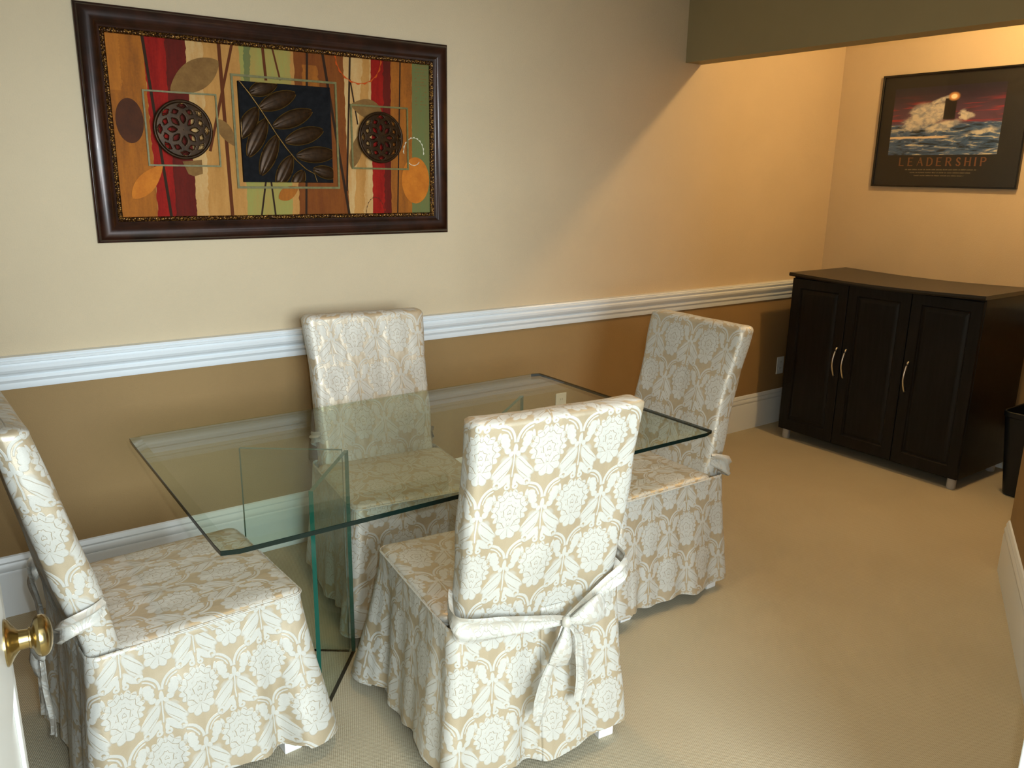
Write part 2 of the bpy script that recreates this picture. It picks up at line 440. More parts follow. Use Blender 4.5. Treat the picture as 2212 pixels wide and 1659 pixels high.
# ------------------------------------------------------------------ large framed picture on the wall
PX0, PX1, PZ0, PZ1 = .511, 1.958, 1.338, 2.134
PB = (1.2345, YW, PZ0)
pic = thing('framed_picture', PB, 'wide abstract leaf painting in a dark bronze frame hung above the white dado rail', 'picture')
def frame_sweep(x0, x1, z0, z1, prof, m, mb, Y0):
    rows = []
    for d, h in prof:
        rows.append([(x0+d, Y0-h, z0+d), (x1-d, Y0-h, z0+d), (x1-d, Y0-h, z1-d), (x0+d, Y0-h, z1-d)])
    mb.grid(rows, m, True)
f = MB(); frame_sweep(PX0, PX1, PZ0, PZ1, [(.0, .002), (0, .014), (.002, .018), (.006, .019), (.008, .024), (.013, .031), (.020, .036), (.028, .039), (.037, .0395), (.046, .037), (.054, .032), (.061, .026), (.066, .021), (.070, .020), (.0735, .018), (.074, .012)], M['frame'], f, YW)
f.build('frame', pic, PB, angle=50)
f = MB(); frame_sweep(PX0, PX1, PZ0, PZ1, [(.0735, .010), (.0735, .021), (.076, .023), (.079, .019), (.085, .018), (.087, .020), (.089, .018), (.090, .010)], M['slip'], f, YW)
f.build('inner_slip', pic, PB, angle=50)
# canvas: painted shapes
PC = dict(
 orange=paint('orange_ochre', (.36, .115, .014), (.20, .065, .012)), brightorange=paint('bright_orange', (.42, .14, .018), (.28, .09, .014)),
 red=paint('red', (.30, .012, .006), (.17, .006, .004)), maroon=paint('maroon', (.125, .011, .006), (.07, .009, .005)),
 cream=paint('cream', (.52, .34, .145), (.44, .22, .065)), sand=paint('sand', (.46, .23, .065), (.36, .165, .04)),
 sage=paint('sage', (.26, .25, .065), (.32, .21, .055)), rust=paint('rust', (.20, .058, .010), (.135, .036, .008)),
 tan=paint('tan_leaf', (.22, .115, .034), (.155, .075, .022), False), brown=paint('brown', (.075, .024, .010), (.05, .018, .009), False),
 orangeleaf=paint('orange_leaf', (.52, .165, .018), (.40, .115, .013), False), stick=paint('stick', (.11, .026, .006), (.08, .022, .006)),
 dark=paint('dark_line', (.030, .014, .006), (.025, .012, .006)), green=paint('grey_green', (.12, .145, .05), (.15, .13, .042)),
 white=paint('white_ring', (.62, .58, .42), (.5, .46, .34)), redline=paint('red_ring', (.50, .07, .008), (.4, .055, .008)))
f = MB(); rnd = random.Random(3); depth = [.0098]
def poly(pts, m, d=None):
    if d is None: depth[0] += .00006; d = depth[0]
    f.add([(x, YW-d, z) for x, z in pts], [tuple(range(len(pts)))], m)
def clampc(p): return (min(max(p[0], .590), 1.880), min(max(p[1], 1.415), 2.057))
f.box(.588, 1.882, YW-.0097, YW-.002, 1.413, 2.059, PC['sand'])
def stripe(xt0, xb0, xt1, xb1, m, jag=.0025, zt=2.057, zb=1.415):
    n = 50; L = []; Rr = []
    for i in range(n+1):
        t = i/n; z = zt + (zb-zt)*t
        L.append((xt0+(xb0-xt0)*t + rnd.uniform(-jag, jag), z)); Rr.append((xt1+(xb1-xt1)*t + rnd.uniform(-jag, jag), z))
    for i in range(n):
        depthv = depth[0]+.00006
        f.add([(L[i][0], YW-depthv, L[i][1]), (Rr[i][0], YW-depthv, Rr[i][1]), (Rr[i+1][0], YW-depthv, Rr[i+1][1]), (L[i+1][0], YW-depthv, L[i+1][1])], [(0, 1, 2, 3)], m)
    depth[0] += .00006
stripe(.590, .590, .722, .722, PC['orange'], 0)
stripe(.592, .592, .645, .640, PC['brightorange'], .004, 2.05, 1.86)
stripe(.722, .722, .80, .79, PC['red']); stripe(.795, .785, .866, .861, PC['maroon'])
stripe(.866, .861, .932, .912, PC['cream'], .003); stripe(.925, .905, 1.057, 1.052, PC['sand'], .004)
stripe(1.057, 1.052, 1.262, 1.240, PC['sage'], .002); stripe(1.075, 1.06, 1.10, 1.08, PC['green'], .003, 2.057, 1.75)
stripe(1.255, 1.232, 1.272, 1.262, PC['sand'], .003)
stripe(1.268, 1.262, 1.476, 1.480, PC['rust']); stripe(1.30, 1.29, 1.36, 1.40, PC['orange'], .004, 2.0, 1.6)
stripe(1.474, 1.480, 1.595, 1.590, PC['cream'], .002); stripe(1.560, 1.50, 1.592, 1.545, PC['sand'], .004)
stripe(1.595, 1.590, 1.655, 1.65, PC['red'], .002); stripe(1.65, 1.645, 1.690, 1.680, PC['maroon'], .004)
stripe(1.686, 1.676, 1.787, 1.778, PC['orange'], .002); stripe(1.787, 1.778, 1.880, 1.880, PC['green'], .001)
# brush script rows in the green band
for i in range(15):
    z = 2.035 - i*.013
    for j in range(5):
        x = 1.800 + j*.012 + rnd.uniform(-.002, .002)
        if rnd.random() < 1 - i*.05: poly([(x, z), (x+.009, z+.003), (x+.009, z+.0055), (x, z+.003)], PC['dark' if i < 5 else 'olive'] if 'olive' in PC else PC['tan'], depth[0]+.0001)
depth[0] += .0002
def stick(x0, z0, x1, z1, w, m):
    d = Vector((x1-x0, z1-z0)).normalized(); n = Vector((-d.y, d.x))*w/2
    poly([(x0+n.x, z0+n.y), (x1+n.x, z1+n.y), (x1-n.x, z1-n.y), (x0-n.x, z0-n.y)], m)
for a in ((.720, 2.057, .768, 1.416, .010, 'dark'), (.983, 2.057, .992, 1.416, .013, 'stick'), (1.034, 2.057, .925, 1.664, .010, 'stick'), (1.146, 2.057, 1.153, 1.93, .011, 'stick'),
          (1.182, 2.057, 1.209, 1.935, .007, 'stick'), (1.131, 1.56, 1.104, 1.416, .007, 'dark'), (1.151, 1.56, 1.163, 1.416, .007, 'dark'), (1.323, 2.057, 1.289, 1.416, .009, 'dark'),
          (1.385, 2.057, 1.430, 1.75, .011, 'dark'), (1.430, 1.75, 1.480, 1.416, .011, 'dark'), (1.504, 2.057, 1.471, 1.52, .008, 'dark'), (1.501, 1.96, 1.529, 1.787, .006, 'dark'),
          (1.731, 2.057, 1.706, 1.416, .006, 'dark')):
    stick(*a[:5], PC[a[5]])
def leafpoly(x0, z0, x1, z1, w, m, n=26, blunt=.5):
    a = Vector((x0, z0)); b = Vector((x1, z1)); d = b-a; nn = Vector((-d.y, d.x)).normalized()
    up = []; dn_ = []
    for i in range(n+1):
        t = i/n; q = a + d*t; h = w/2*(math.sin(math.pi*t)**.7)*(1 + blunt*(.5-t))
        up.append(clampc(q + nn*h)); dn_.append(clampc(q - nn*h))
    poly(up + dn_[::-1][1:-1], m)
def oval(cx, cz, rx, rz, m, n=36): poly([clampc((cx+rx*math.cos(2*math.pi*i/n), cz+rz*math.sin(2*math.pi*i/n))) for i in range(n)], m)
leafpoly(.800, 1.866, .978, 1.985, .100, PC['tan'], blunt=-.2); oval(.655, 1.760, .046, .076, PC['brown'])
leafpoly(.640, 1.492, .752, 1.612, .062, PC['orangeleaf']); leafpoly(.960, 1.780, 1.022, 1.684, .048, PC['tan'])
poly([(.822, 1.625), (.892, 1.632), (.892, 1.582), (.86, 1.572), (.84, 1.580)], PC['tan'])
oval(1.797, 1.565, .068, .098, PC['orangeleaf']); leafpoly(1.640, 1.842, 1.500, 1.862, .075, PC['tan']); leafpoly(1.495, 1.612, 1.545, 1.76, .05, PC['tan'])
leafpoly(1.178, 1.49, 1.262, 1.535, .05, PC['orange'])
def ring(cx, cz, rx, rz, w, a0, a1, m, n=40):
    o = []; i_ = []
    for k_ in range(n+1):
        a = math.radians(a0 + (a1-a0)*k_/n); ww = w*(.6 + .4*math.sin(k_*1.7))
        o.append(clampc((cx+(rx+ww)*math.cos(a), cz+(rz+ww)*math.sin(a)))); i_.append(clampc((cx+rx*math.cos(a), cz+rz*math.sin(a))))
    depth[0] += .00006
    for k_ in range(n):
        f.add([(q[0], YW-depth[0], q[1]) for q in (i_[k_], o[k_], o[k_+1], i_[k_+1])], [(0, 1, 2, 3)], m)
ring(1.789, 1.685, .047, .057, .006, -10, 190, PC['white']); ring(1.789, 1.66, .03, .03, .004, 200, 330, PC['white'])
ring(1.540, 2.045, .098, .096, .008, 175, 365, PC['redline']); ring(1.600, 1.425, .042, .068, .003, 0, 180, PC['brown'])
f.build('canvas', pic, PB, smooth=False, recalc=False)
# thin raised olive squares
for x0, x1, z0, z1, w in ((.703, .961, 1.607, 1.868, .006), (1.017, 1.439, 1.529, 1.945, .008), (1.496, 1.762, 1.609, 1.866, .007)):
    f = MB(); frame_sweep(x0, x1, z0, z1, [(0, .012), (0, .017), (w, .017), (w, .012)], M['olive'], f, YW)
    f.build('square_border', pic, PB, smooth=False)
# dark square relief panel with a leafy branch
f = MB(); f.box(1.041, 1.407, YW-.024, YW-.010, 1.553, 1.921, M['navy']); rp = f.build('relief_panel', pic, PB, smooth=False, bevel=.001)
f = MB()
def cl2(x, z): return min(max(x, 1.043), 1.405), min(max(z, 1.555), 1.919)
def relief_leaf(x0, z0, x1, z1, w):
    a = Vector((x0, z0)); d = Vector((x1-x0, z1-z0)); nn = Vector((-d.y, d.x)).normalized(); rows = []; n = 22; m_ = 12
    for i in range(n+1):
        t = i/n; hw = w/2*(math.sin(math.pi*min(1, t*.97+.015))**.62); row = []
        for j in range(m_+1):
            s_ = j/m_*2-1; q = a + d*t + nn*hw*s_; h = .010*math.sqrt(max(0, 1-s_*s_))*math.sin(math.pi*t)**.5 - (.002 if abs(s_) < .1 else 0)
            x, z = cl2(q.x, q.y); row.append((x, YW-.0245-h, z))
        rows.append(row)
    f.grid(rows, M['bronze'])
    for sgn in (-1, 1):
        pts = []
        for i in range(n+1):
            t = i/n; hw = w/2*(math.sin(math.pi*min(1, t*.97+.015))**.62); q = a + d*t + nn*hw*sgn; x, z = cl2(q.x, q.y); pts.append((x, YW-.0255, z))
        f.tube(pts, .0017, M['bronze_rim'], 6)
for a in ((1.080, 1.880, 1.190, 1.921, .055), (1.115, 1.826, 1.262, 1.890, .062), (1.167, 1.763, 1.327, 1.828, .062), (1.212, 1.708, 1.370, 1.757, .062), (1.255, 1.655, 1.420, 1.668, .062),
          (1.322, 1.605, 1.430, 1.582, .05), (1.108, 1.828, 1.035, 1.715, .060), (1.140, 1.788, 1.062, 1.648, .060), (1.180, 1.730, 1.108, 1.580, .058), (1.235, 1.655, 1.170, 1.535, .058), (1.280, 1.600, 1.235, 1.52, .052)):
    relief_leaf(*a)
f.tube([(x, YW-.029, z) for x, z in ((1.044, 1.920), (1.078, 1.880), (1.112, 1.833), (1.145, 1.783), (1.176, 1.735), (1.212, 1.685), (1.251, 1.639), (1.290, 1.605), (1.325, 1.588), (1.335, 1.556))], [.0026, .003, .0032, .0032, .003, .003, .0028, .0026, .0024, .002], M['bronze_rim'], 8)
f.build('leaf_branch_relief', rp, PB, angle=60)
# pierced round medallions
def medallion(cx, cz, R_):
    f = MB(); NR, NA = 34, 160
    def hole(r, a):
        per = math.pi/4; ph = abs(((a + per/2) % per) - per/2)/(per/2)       # 0 on petal axis .. 1 between
        if .20 < r < .52:
            t = (r-.20)/.32; return ph < .80*math.sin(math.pi*min(1, t*.9+.05))*(1.15-t*.5)
        if .56 < r < .72: return abs(r-.64)/.095 + abs(1-ph)/.50 < 1
        if .72 < r < .90: return abs(r-.79)/.10 + ph/.50 < 1
        return False
    pts = {}; vs = []; fs = []
    for i in range(NR+1):
        r = i/NR*.9
        for j in range(NA):
            a = 2*math.pi*j/NA; hh = .030 + .006*math.cos(r*1.2) 
            vs.append((cx + R_*r*math.cos(a), YW-hh, cz + R_*r*math.sin(a)))
    for i in range(NR):
        for j in range(NA):
            if not hole((i+.5)/NR*.9, 2*math.pi*(j+.5)/NA): fs.append((i*NA+j, i*NA+(j+1) % NA, (i+1)*NA+(j+1) % NA, (i+1)*NA+j))
    f.add(vs, fs, M['bronze'])
    o = f.build('pierced_medallion', pic, PB, recalc=False)
    sd = o.modifiers.new('solid', 'SOLIDIFY'); sd.thickness = .006
    f = MB()
    for rr, tr, m in ((R_*.95, .0055, 'bronze'), (R_*.87, .002, 'bronze_rim')):
        rows = []
        for j in range(73):
            a = 2*math.pi*j/72; rows.append([(cx + (rr+tr*math.cos(b))*math.cos(a), YW-.034-tr*math.sin(b), cz + (rr+tr*math.cos(b))*math.sin(a)) for b in [2*math.pi*k/12 for k in range(12)]])
        f.grid(rows, M[m], True)
    for j in range(8):
        a = 2*math.pi*j/8
        f.tube([(cx + R_*q*math.cos(a+da), YW-.0385+q*.004, cz + R_*q*math.sin(a+da)) for q, da in ((.18, 0), (.30, .20), (.42, .22), (.55, 0), (.42, -.22), (.30, -.20), (.18, 0))], .0017, M['bronze'], 6)
        b_ = a + math.pi/8
        f.tube([(cx + R_*q*math.cos(b_+da), YW-.0372+q*.004, cz + R_*q*math.sin(b_+da)) for q, da in ((.50, 0), (.62, .16), (.74, 0), (.62, -.16), (.50, 0))], .0015, M['bronze'], 6)
        f.tube([(cx + R_*q*math.cos(a+da), YW-.0362+q*.003, cz + R_*q*math.sin(a+da)) for q, da in ((.90, -.20), (.74, 0), (.90, .20))], .0015, M['bronze'], 6)
        f.tube([(cx + R_*q*math.cos(a+da), YW-.040, cz + R_*q*math.sin(a+da)) for q, da in ((.03, 0), (.09, .25), (.15, 0), (.09, -.25), (.03, 0))], .0012, M['bronze_rim'], 6)
    f.build('medallion_rim', o, PB)
medallion(.829, 1.736, .104); medallion(1.622, 1.738, .103)

# ------------------------------------------------------------------ poster on the far wall
QY0, QY1, QZ0, QZ1 = 2.092, 2.945, 1.562, 2.210
QB = (XF, (QY0+QY1)/2, QZ0)
pos = thing('framed_poster', QB, 'black framed LEADERSHIP poster of a lighthouse in storm waves above the black cabinet', 'picture')
f = MB()
def frame_x(y0, y1, z0, z1, prof, m, mb):
    rows = [[(XF-h, y0+d, z0+d), (XF-h, y1-d, z0+d), (XF-h, y1-d, z1-d), (XF-h, y0+d, z1-d)] for d, h in prof]
    mb.grid(rows, m, True)
frame_x(QY0, QY1, QZ0, QZ1, [(0, .002), (0, .020), (.002, .022), (.009, .022), (.011, .020), (.011, .008)], M['posterframe'], f)
f.build('frame', pos, QB, smooth=False)
f = MB(); mb_black = plain('matt_black_mount', (.010, .010, .010), .6)
f.box(XF-.008, XF-.003, QY0+.010, QY1-.010, QZ0+.010, QZ1-.010, mb_black); f.build('mount', pos, QB, smooth=False)
def sea_material():
    m, nt, b = newmat('storm_sea_print'); setin(b, Roughness=.5)
    tc = nt.nodes.new('ShaderNodeTexCoord'); s = nt.nodes.new('ShaderNodeSeparateXYZ'); nt.links.new(tc.outputs['UV'], s.inputs[0])
    u, v = E(nt, s.outputs[0]), E(nt, s.outputs[1])          # 0..1 left to right, bottom to top
    vec = coords(nt, 'UV', (1, 1, 1))
    n1 = tnoise(nt, vec, 5, 6, .6); n2 = tnoise(nt, vec, 14, 5, .6, .6); ns = tnoise(nt, coords(nt, 'UV', (1, 3.6, 1)), 6, 6, .65, .8); nst = tnoise(nt, coords(nt, 'UV', (.8, 6, 1)), 3, 4, .5, .3)
    sky = mixc(nt, v.step(.45, 1.0), (.10, .045, .085), (.012, .010, .028))
    streak = (nst.step(.52, .66))*(v.step(.92, .62))
    sky = mixc(nt, streak*.75, sky, (.42, .025, .030))
    sky = mixc(nt, (n1.step(.5, .75))*.5, sky, (.012, .012, .03))
    sea = mixc(nt, ns.step(.36, .52), (.008, .016, .032), (.05, .11, .24))
    sea = mixc(nt, ns.step(.53, .64), sea, (.52, .50, .42))
    horizon = (v + n1*.06).step(.505, .475)
    c = mixc(nt, horizon, sky, sea)
    w = n1*.34 - .17; w2 = n2*.08 - .04
    U, V = u + w + w2, v + w2 + w*.6
    # bursting spray left of the tower, a swell in front, a smaller burst to its right
    foam = ell(U, V, .33, .60, .20, .19, .75)*1.2
    foam = foam.max(ell(U, V, .47, .80, .13, .045, .42)).max(ell(U, V, .19, .45, .12, .12)).max(ell(U, V, .69, .58, .075, .09)*1.2).max(ell(U, V, .50, .43, .20, .065, .35)).max(ell(U, V, .85, .33, .16, .045, .25))
    fm = foam.step(-.12, .50)
    c = mixc(nt, fm*.93, c, mixc(nt, n2.step(.35, .6), (.30, .32, .36), (.66, .62, .52)))
    band = (1.0 - ((v + n2*.03 - .275)/.022).abs()).step(0.0, .5)*(u.step(.58, .5))
    c = mixc(nt, band, c, (.70, .56, .40))
    # tower silhouette and its lamp
    tw = ((u - .538).abs()).step(.058, .048)*(v.step(.50, .53))*(v.step(.83, .81))
    c = mixc(nt, tw, c, (.010, .008, .008))
    c = mixc(nt, ell(u, v, .56, .84, .062, .075).step(0.0, .5), c, (.62, .30, .10))
    c = mixc(nt, ell(u, v, .56, .84, .034, .042).step(0.0, .4), c, (.98, .86, .58))
    nt.links.new(c, b.inputs['Base Color'])
    return m
f = MB(); y0, y1, z0, z1 = 2.862, 2.226, 1.748, 2.130
f.add([(XF-.0090, y0, z0), (XF-.0090, y1, z0), (XF-.0090, y1, z1), (XF-.0090, y0, z1)], [(0, 1, 2, 3)], sea_material(), [(0, 0), (1, 0), (1, 1), (0, 1)])
f.build('print', pos, QB, smooth=False, recalc=False)
# lettering: strokes with serifs
GL = {'L': [(0, 0, 0, 1, 1), (0, 0, .62, 0, .5)], 'E': [(0, 0, 0, 1, 1), (0, 0, .62, 0, .5), (0, .5, .5, .5, .5), (0, 1, .62, 1, .5)],
      'A': [(0, 0, .38, 1, .5), (.38, 1, .76, 0, 1), (.16, .38, .60, .38, .5)], 'D': [(0, 0, 0, 1, 1), (0, 0, .35, 0, .5), (0, 1, .35, 1, .5), (.35, 0, .62, .2, .8), (.62, .2, .68, .5, 1), (.68, .5, .62, .8, 1), (.62, .8, .35, 1, .8)],
      'R': [(0, 0, 0, 1, 1), (0, 1, .38, 1, .5), (.38, 1, .56, .87, .8), (.56, .87, .56, .66, 1), (.56, .66, .38, .5, .8), (.38, .5, 0, .5, .5), (.3, .5, .66, 0, 1)],
      'S': [(.04, .18, .12, .03, .8), (.12, .03, .36, 0, .6), (.36, 0, .52, .14, .9), (.52, .14, .50, .34, 1), (.50, .34, .10, .62, 1), (.10, .62, .06, .82, 1), (.06, .82, .2, .99, .8), (.2, .99, .4, .98, .6), (.4, .98, .5, .82, .8)],
      'H': [(0, 0, 0, 1, 1), (.64, 0, .64, 1, 1), (0, .5, .64, .5, .5)], 'I': [(0, 0, 0, 1, 1)], 'P': [(0, 0, 0, 1, 1), (0, 1, .38, 1, .5), (.38, 1, .56, .87, .8), (.56, .87, .56, .66, 1), (.56, .66, .38, .5, .8), (.38, .5, 0, .5, .5)]}
GW = {'L': .62, 'E': .62, 'A': .76, 'D': .68, 'R': .66, 'S': .54, 'H': .64, 'I': .06, 'P': .56}
f = MB(); mt = plain('dark_gold_lettering', (.16, .065, .026), .5)
H_ = .044; tot = sum(GW[c] for c in 'LEADERSHIP')*H_*.95; gap = (.500 - tot)/9; yy = 2.780
SD = [XF-.0094]
def seg(y_a, z_a, y_b, z_b, w):
    SD[0] -= .000004; xd = SD[0]
    d = Vector((y_b-y_a, z_b-z_a)); L = max(d.length, 1e-5); n = Vector((-d.y, d.x))/L*w/2; e = d/L*w*.25
    f.add([(xd, y_a-e.x+n.x, z_a-e.y+n.y), (xd, y_b+e.x+n.x, z_b+e.y+n.y), (xd, y_b+e.x-n.x, z_b+e.y-n.y), (xd, y_a-e.x-n.x, z_a-e.y-n.y)], [(0, 1, 2, 3)], mt)
for c in 'LEADERSHIP':
    for a, b_, c_, d_, w in GL[c]:
        seg(yy - a*H_*.95, 1.687 + b_*H_, yy - c_*H_*.95, 1.687 + d_*H_, .0085*w)
        if (a == c_ or c in 'AR') and c not in 'S' and w == 1:
            for q, z_ in ((a, b_), (c_, d_)):
                if z_ in (0, 1): seg(yy - q*H_*.95 + .006, 1.687+z_*H_, yy - q*H_*.95 - .006, 1.687+z_*H_, .0018)
    yy -= GW[c]*H_*.95 + gap
f.build('title_lettering', pos, QB, smooth=False, recalc=False)
f = MB(); mt = plain('small_gold_lettering', (.30, .24, .13), .5); rnd = random.Random(8)
for y0, y1, z in ((2.740, 2.322, 1.661), (2.708, 2.352, 1.644), (2.680, 2.387, 1.627)):
    y = y0
    while y > y1:
        wl = rnd.randint(2, 8)
        for i in range(wl):
            if y <= y1: break
            seg(y, z, y-.0005, z+rnd.choice((.006, .0045, .0045)), .0017)
            if rnd.random() < .6: seg(y, z+rnd.choice((0, .0035)), y-.0028, z+.0035, .001)
            y -= .0046
        y -= .004
f.build('caption_lettering', pos, QB, smooth=False, recalc=False)
f = MB(); f.add([(XF-.013, QY1-.011, QZ0+.011), (XF-.013, QY0+.011, QZ0+.011), (XF-.013, QY0+.011, QZ1-.011), (XF-.013, QY1-.011, QZ1-.011)], [(0, 1, 2, 3)], M['pictureglass'])
f.build('glazing', pos, QB, smooth=False, recalc=False)

# ------------------------------------------------------------------ black three-door cabinet
CB = (4.57, 2.46, 0)
cab = thing('cabinet', CB, 'low black three-door cabinet with arched metal handles standing below the poster', 'cabinet')
X0, X1, Y0, Y1, Z0, Z1 = 4.292, 4.858, 1.895, 3.02, .060, 1.024
f = MB(); f.box(X0+.02, X1, Y0, Y1, Z0, Z1, M['black']); f.build('body', cab, CB, smooth=False, bevel=.002)
f = MB(); n = 24; rows = []
for i in range(n+1):
    y = Y1+.012 - (Y1-Y0+.024)*i/n; sag = .014*math.sin(math.pi*i/n)
    rows.append([(X0-.022, y, Z1+.003-sag), (X0-.026, y, Z1+.012-sag), (X0-.022, y, Z1+.024-sag), (X1+.002, y, Z1+.024-sag), (X1+.002, y, Z1+.003-sag)])
f.grid(rows, M['blacktop'], True)
for r in (rows[0], rows[-1]): f.add(r, [(0, 1, 2, 3, 4)], M['blacktop'])
f.build('top', cab, CB, angle=30)
dws = [(3.018, 2.645), (2.641, 2.270), (2.266, 1.897)]
for k_, (ya, yb) in enumerate(dws):
    f = MB(); za, zb = Z0+.002, Z1-.010
    def inset(d, x): return [(x, ya-d, za+d*1.15), (x, yb+d, za+d*1.15), (x, yb+d, zb-d*1.0), (x, ya-d, zb-d*1.0)]
    f.grid([inset(0, X0+.020), inset(0, X0+.002), inset(.002, X0), inset(.056, X0), inset(.061, X0+.007), inset(.066, X0+.008), inset(.072, X0+.005), inset(.086, X0+.001), inset(.090, X0+.001)], M['black'], True)
    f.add(inset(.090, X0+.001), [(0, 1, 2, 3)], M['black'])
    d = f.build('door', cab, CB, angle=20)
    hy = (yb+.028, ya-.028, ya-.028)[k_]
    f = MB(); pts = []
    for i in range(17):
        t = i/16; pts.append((X0-.004-.028*math.sin(math.pi*t), hy, .472+.168*t))
    pts = [(X0+.001, hy, .472)] + pts + [(X0+.001, hy, .640)]
    f.tube(pts, .0052, M['nickel'], 12); h = f.build('handle', d, CB, angle=60)
for x, y in ((X0+.032, Y0+.035), (X0+.032, Y1-.045), (X1-.06, Y0+.05), (X1-.06, Y1-.06)):
    f = MB(); lathe(Vector((x, y, 0)), Vector((0, 0, 1)), [(0, 0), (0, .021), (.006, .0235), (.062, .0235), (.064, 0)], M['greymetal'], f, 24); f.build('foot', cab, CB, angle=30)

# ------------------------------------------------------------------ black bin right of the cabinet
BB = (4.575, 1.605, 0)
def rrect(hx, y0, y1, r, n, z, cx=0, start=0.0):
    """n points round a rounded rectangle, starting at the middle of the rear (-y) side, going to +x"""
    hy = (y1-y0)/2; cy = (y0+y1)/2; r = min(r, hx*.999, hy*.999)
    segs = []; pts = []
    L = [2*(hx-r), math.pi/2*r, 2*(hy-r), math.pi/2*r]*2; P = sum(L)
    for i in range(n):
        d = (i/n)*P + (hx-r)        # begin mid rear
        d = d % P; k_ = 0
        while d > L[k_]: d -= L[k_]; k_ += 1
        a, b = hx-r, hy-r
        if k_ == 0: x, y, nx, ny = -a+d, -hy, 0, -1
        elif k_ == 1: t = d/r; x, y, nx, ny = a+r*math.sin(t), -b-r*math.cos(t), math.sin(t), -math.cos(t)
        elif k_ == 2: x, y, nx, ny = hx, -b+d, 1, 0
        elif k_ == 3: t = d/r; x, y, nx, ny = a+r*math.cos(t), b+r*math.sin(t), math.cos(t), math.sin(t)
        elif k_ == 4: x, y, nx, ny = a-d, hy, 0, 1
        elif k_ == 5: t = d/r; x, y, nx, ny = -a-r*math.sin(t), b+r*math.cos(t), -math.sin(t), math.cos(t)
        elif k_ == 6: x, y, nx, ny = -hx, b-d, -1, 0
        else: t = d/r; x, y, nx, ny = -a-r*math.cos(t), -b-r*math.sin(t), -math.cos(t), -math.sin(t)
        pts.append((x+cx, y+cy, z, nx, ny))
    return pts, P
def ring3(hx, y0, y1, r, n, z, cx=0): return [(p[0], p[1], p[2]) for p in rrect(hx, y0, y1, r, n, z, cx)[0]]
binn = thing('waste_bin', BB, 'tapered black plastic waste bin on the carpet beside the black cabinet', 'bin')
f = MB(); g = lambda hx, hy, z, r=.045: ring3(hx, -hy, hy, r, 64, z)
f.grid([g(.001, .001, .004), g(.105, .135, .004), g(.112, .142, .012), g(.145, .178, .425), g(.150, .183, .432), g(.150, .183, .455), g(.146, .179, .458), g(.142, .175, .455), g(.140, .172, .42), g(.108, .138, .02), g(.001, .001, .018)], M['plastic'], True)
f.build('body', binn, angle=30)

# ------------------------------------------------------------------ outlets
def outlet(x, z, label, m='plate'):
    o = thing('wall_outlet', (x, YW, z), label, 'outlet')
    f = MB(); f.box(x-.036, x+.036, YW-.006, YW, z-.058, z+.058, M[m]); f.build('cover_plate', o, (x, YW, z), smooth=False, bevel=.003)
    for dz in (-.021, .021):
        f = MB(); rows = [ring3(.001, -.001, .001, .0005, 20, 0), ring3(.017, -.014, .014, .012, 20, 0)]
        vs = [(x+p[0], YW-.0075, z+dz+p[1]) for p in rows[1]]; back = [(a, YW-.005, c) for a, b, c in vs]
        f.grid([vs, back], M[m], True); f.add(vs, [tuple(range(20))], M[m])
        for sx in (-.006, .006): f.box(x+sx-.001, x+sx+.001, YW-.0079, YW-.007, z+dz-.001, z+dz+.008, M['socket'])
        f.build('socket', o, (x, YW, z), smooth=False)
outlet(2.668, .415, 'beige wall outlet on the brown wall, seen through the glass table top')
outlet(4.55, .392, 'pale wall outlet low on the brown wall beside the black cabinet', 'trim')

# ------------------------------------------------------------------ recessed ceiling light of the alcove
def can(x, y, label, z=CZ):
    o = thing('recessed_ceiling_light', (x, y, z), label, 'ceiling light')
    f = MB(); lathe(Vector((x, y, z)), Vector((0, 0, -1)), [(0, .095), (.004, .095), (.006, .088), (.002, .075), (.002, .070)], M['trim'], f); f.build('trim_ring', o, (x, y, z))
    f = MB(); lathe(Vector((x, y, z)), Vector((0, 0, -1)), [(.001, .070), (.006, .04), (.008, .001)], M['emit'], f); f.build('lens', o, (x, y, z))
can(4.08, 1.85, 'round recessed light in the alcove ceiling behind the brown beam')
can(1.25, 2.0, 'round recessed ceiling light over the glass table')
can(2.7, 1.55, 'round recessed ceiling light above the open carpet to the right')

# ------------------------------------------------------------------ glass dining table
TX0, TX1, TY0, TY1, TZ = .465, 2.160, 1.770, 2.781, .75
TB = ((TX0+TX1)/2, (TY0+TY1)/2, 0)
tab = thing('glass_dining_table', TB, 'clear rectangular glass dining table on glass pedestals, standing between the four covered chairs', 'table')
f = MB()
def tring(d, z, r=.022):
    p = rrect((TX1-TX0)/2-d, TY0+d-TB[1], TY1-d-TB[1], max(r-d*.6, .004), 120, z)[0]
    return [(q[0]+TB[0], q[1]+TB[1], q[2]) for q in p]
def tringc(d, z):
    # all rings share corner layout: short sides keep 120 points
    return tring(d, z)
top_in = tringc(.030, TZ)
f.grid([tringc(.001, TZ-.0055), tringc(.030, TZ)], M['bevelglass'], True)
f.add(top_in, [tuple(range(120))], M['glass'])
rings = [tringc(.001, TZ-.0055), tringc(0, TZ-.0065), tringc(0, TZ-.0175), tringc(.001, TZ-.0185)]
for i in range(3):       # far edge made paler for the wall light it would reflect, others dark green
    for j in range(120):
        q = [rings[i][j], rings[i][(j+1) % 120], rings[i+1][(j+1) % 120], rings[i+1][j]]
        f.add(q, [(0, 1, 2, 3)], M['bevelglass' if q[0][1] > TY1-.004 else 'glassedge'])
f.add(tringc(.001, TZ-.0185), [tuple(range(120))[::-1]], M['glass'])
f.build('tabletop', tab, TB, angle=8, weld=True)
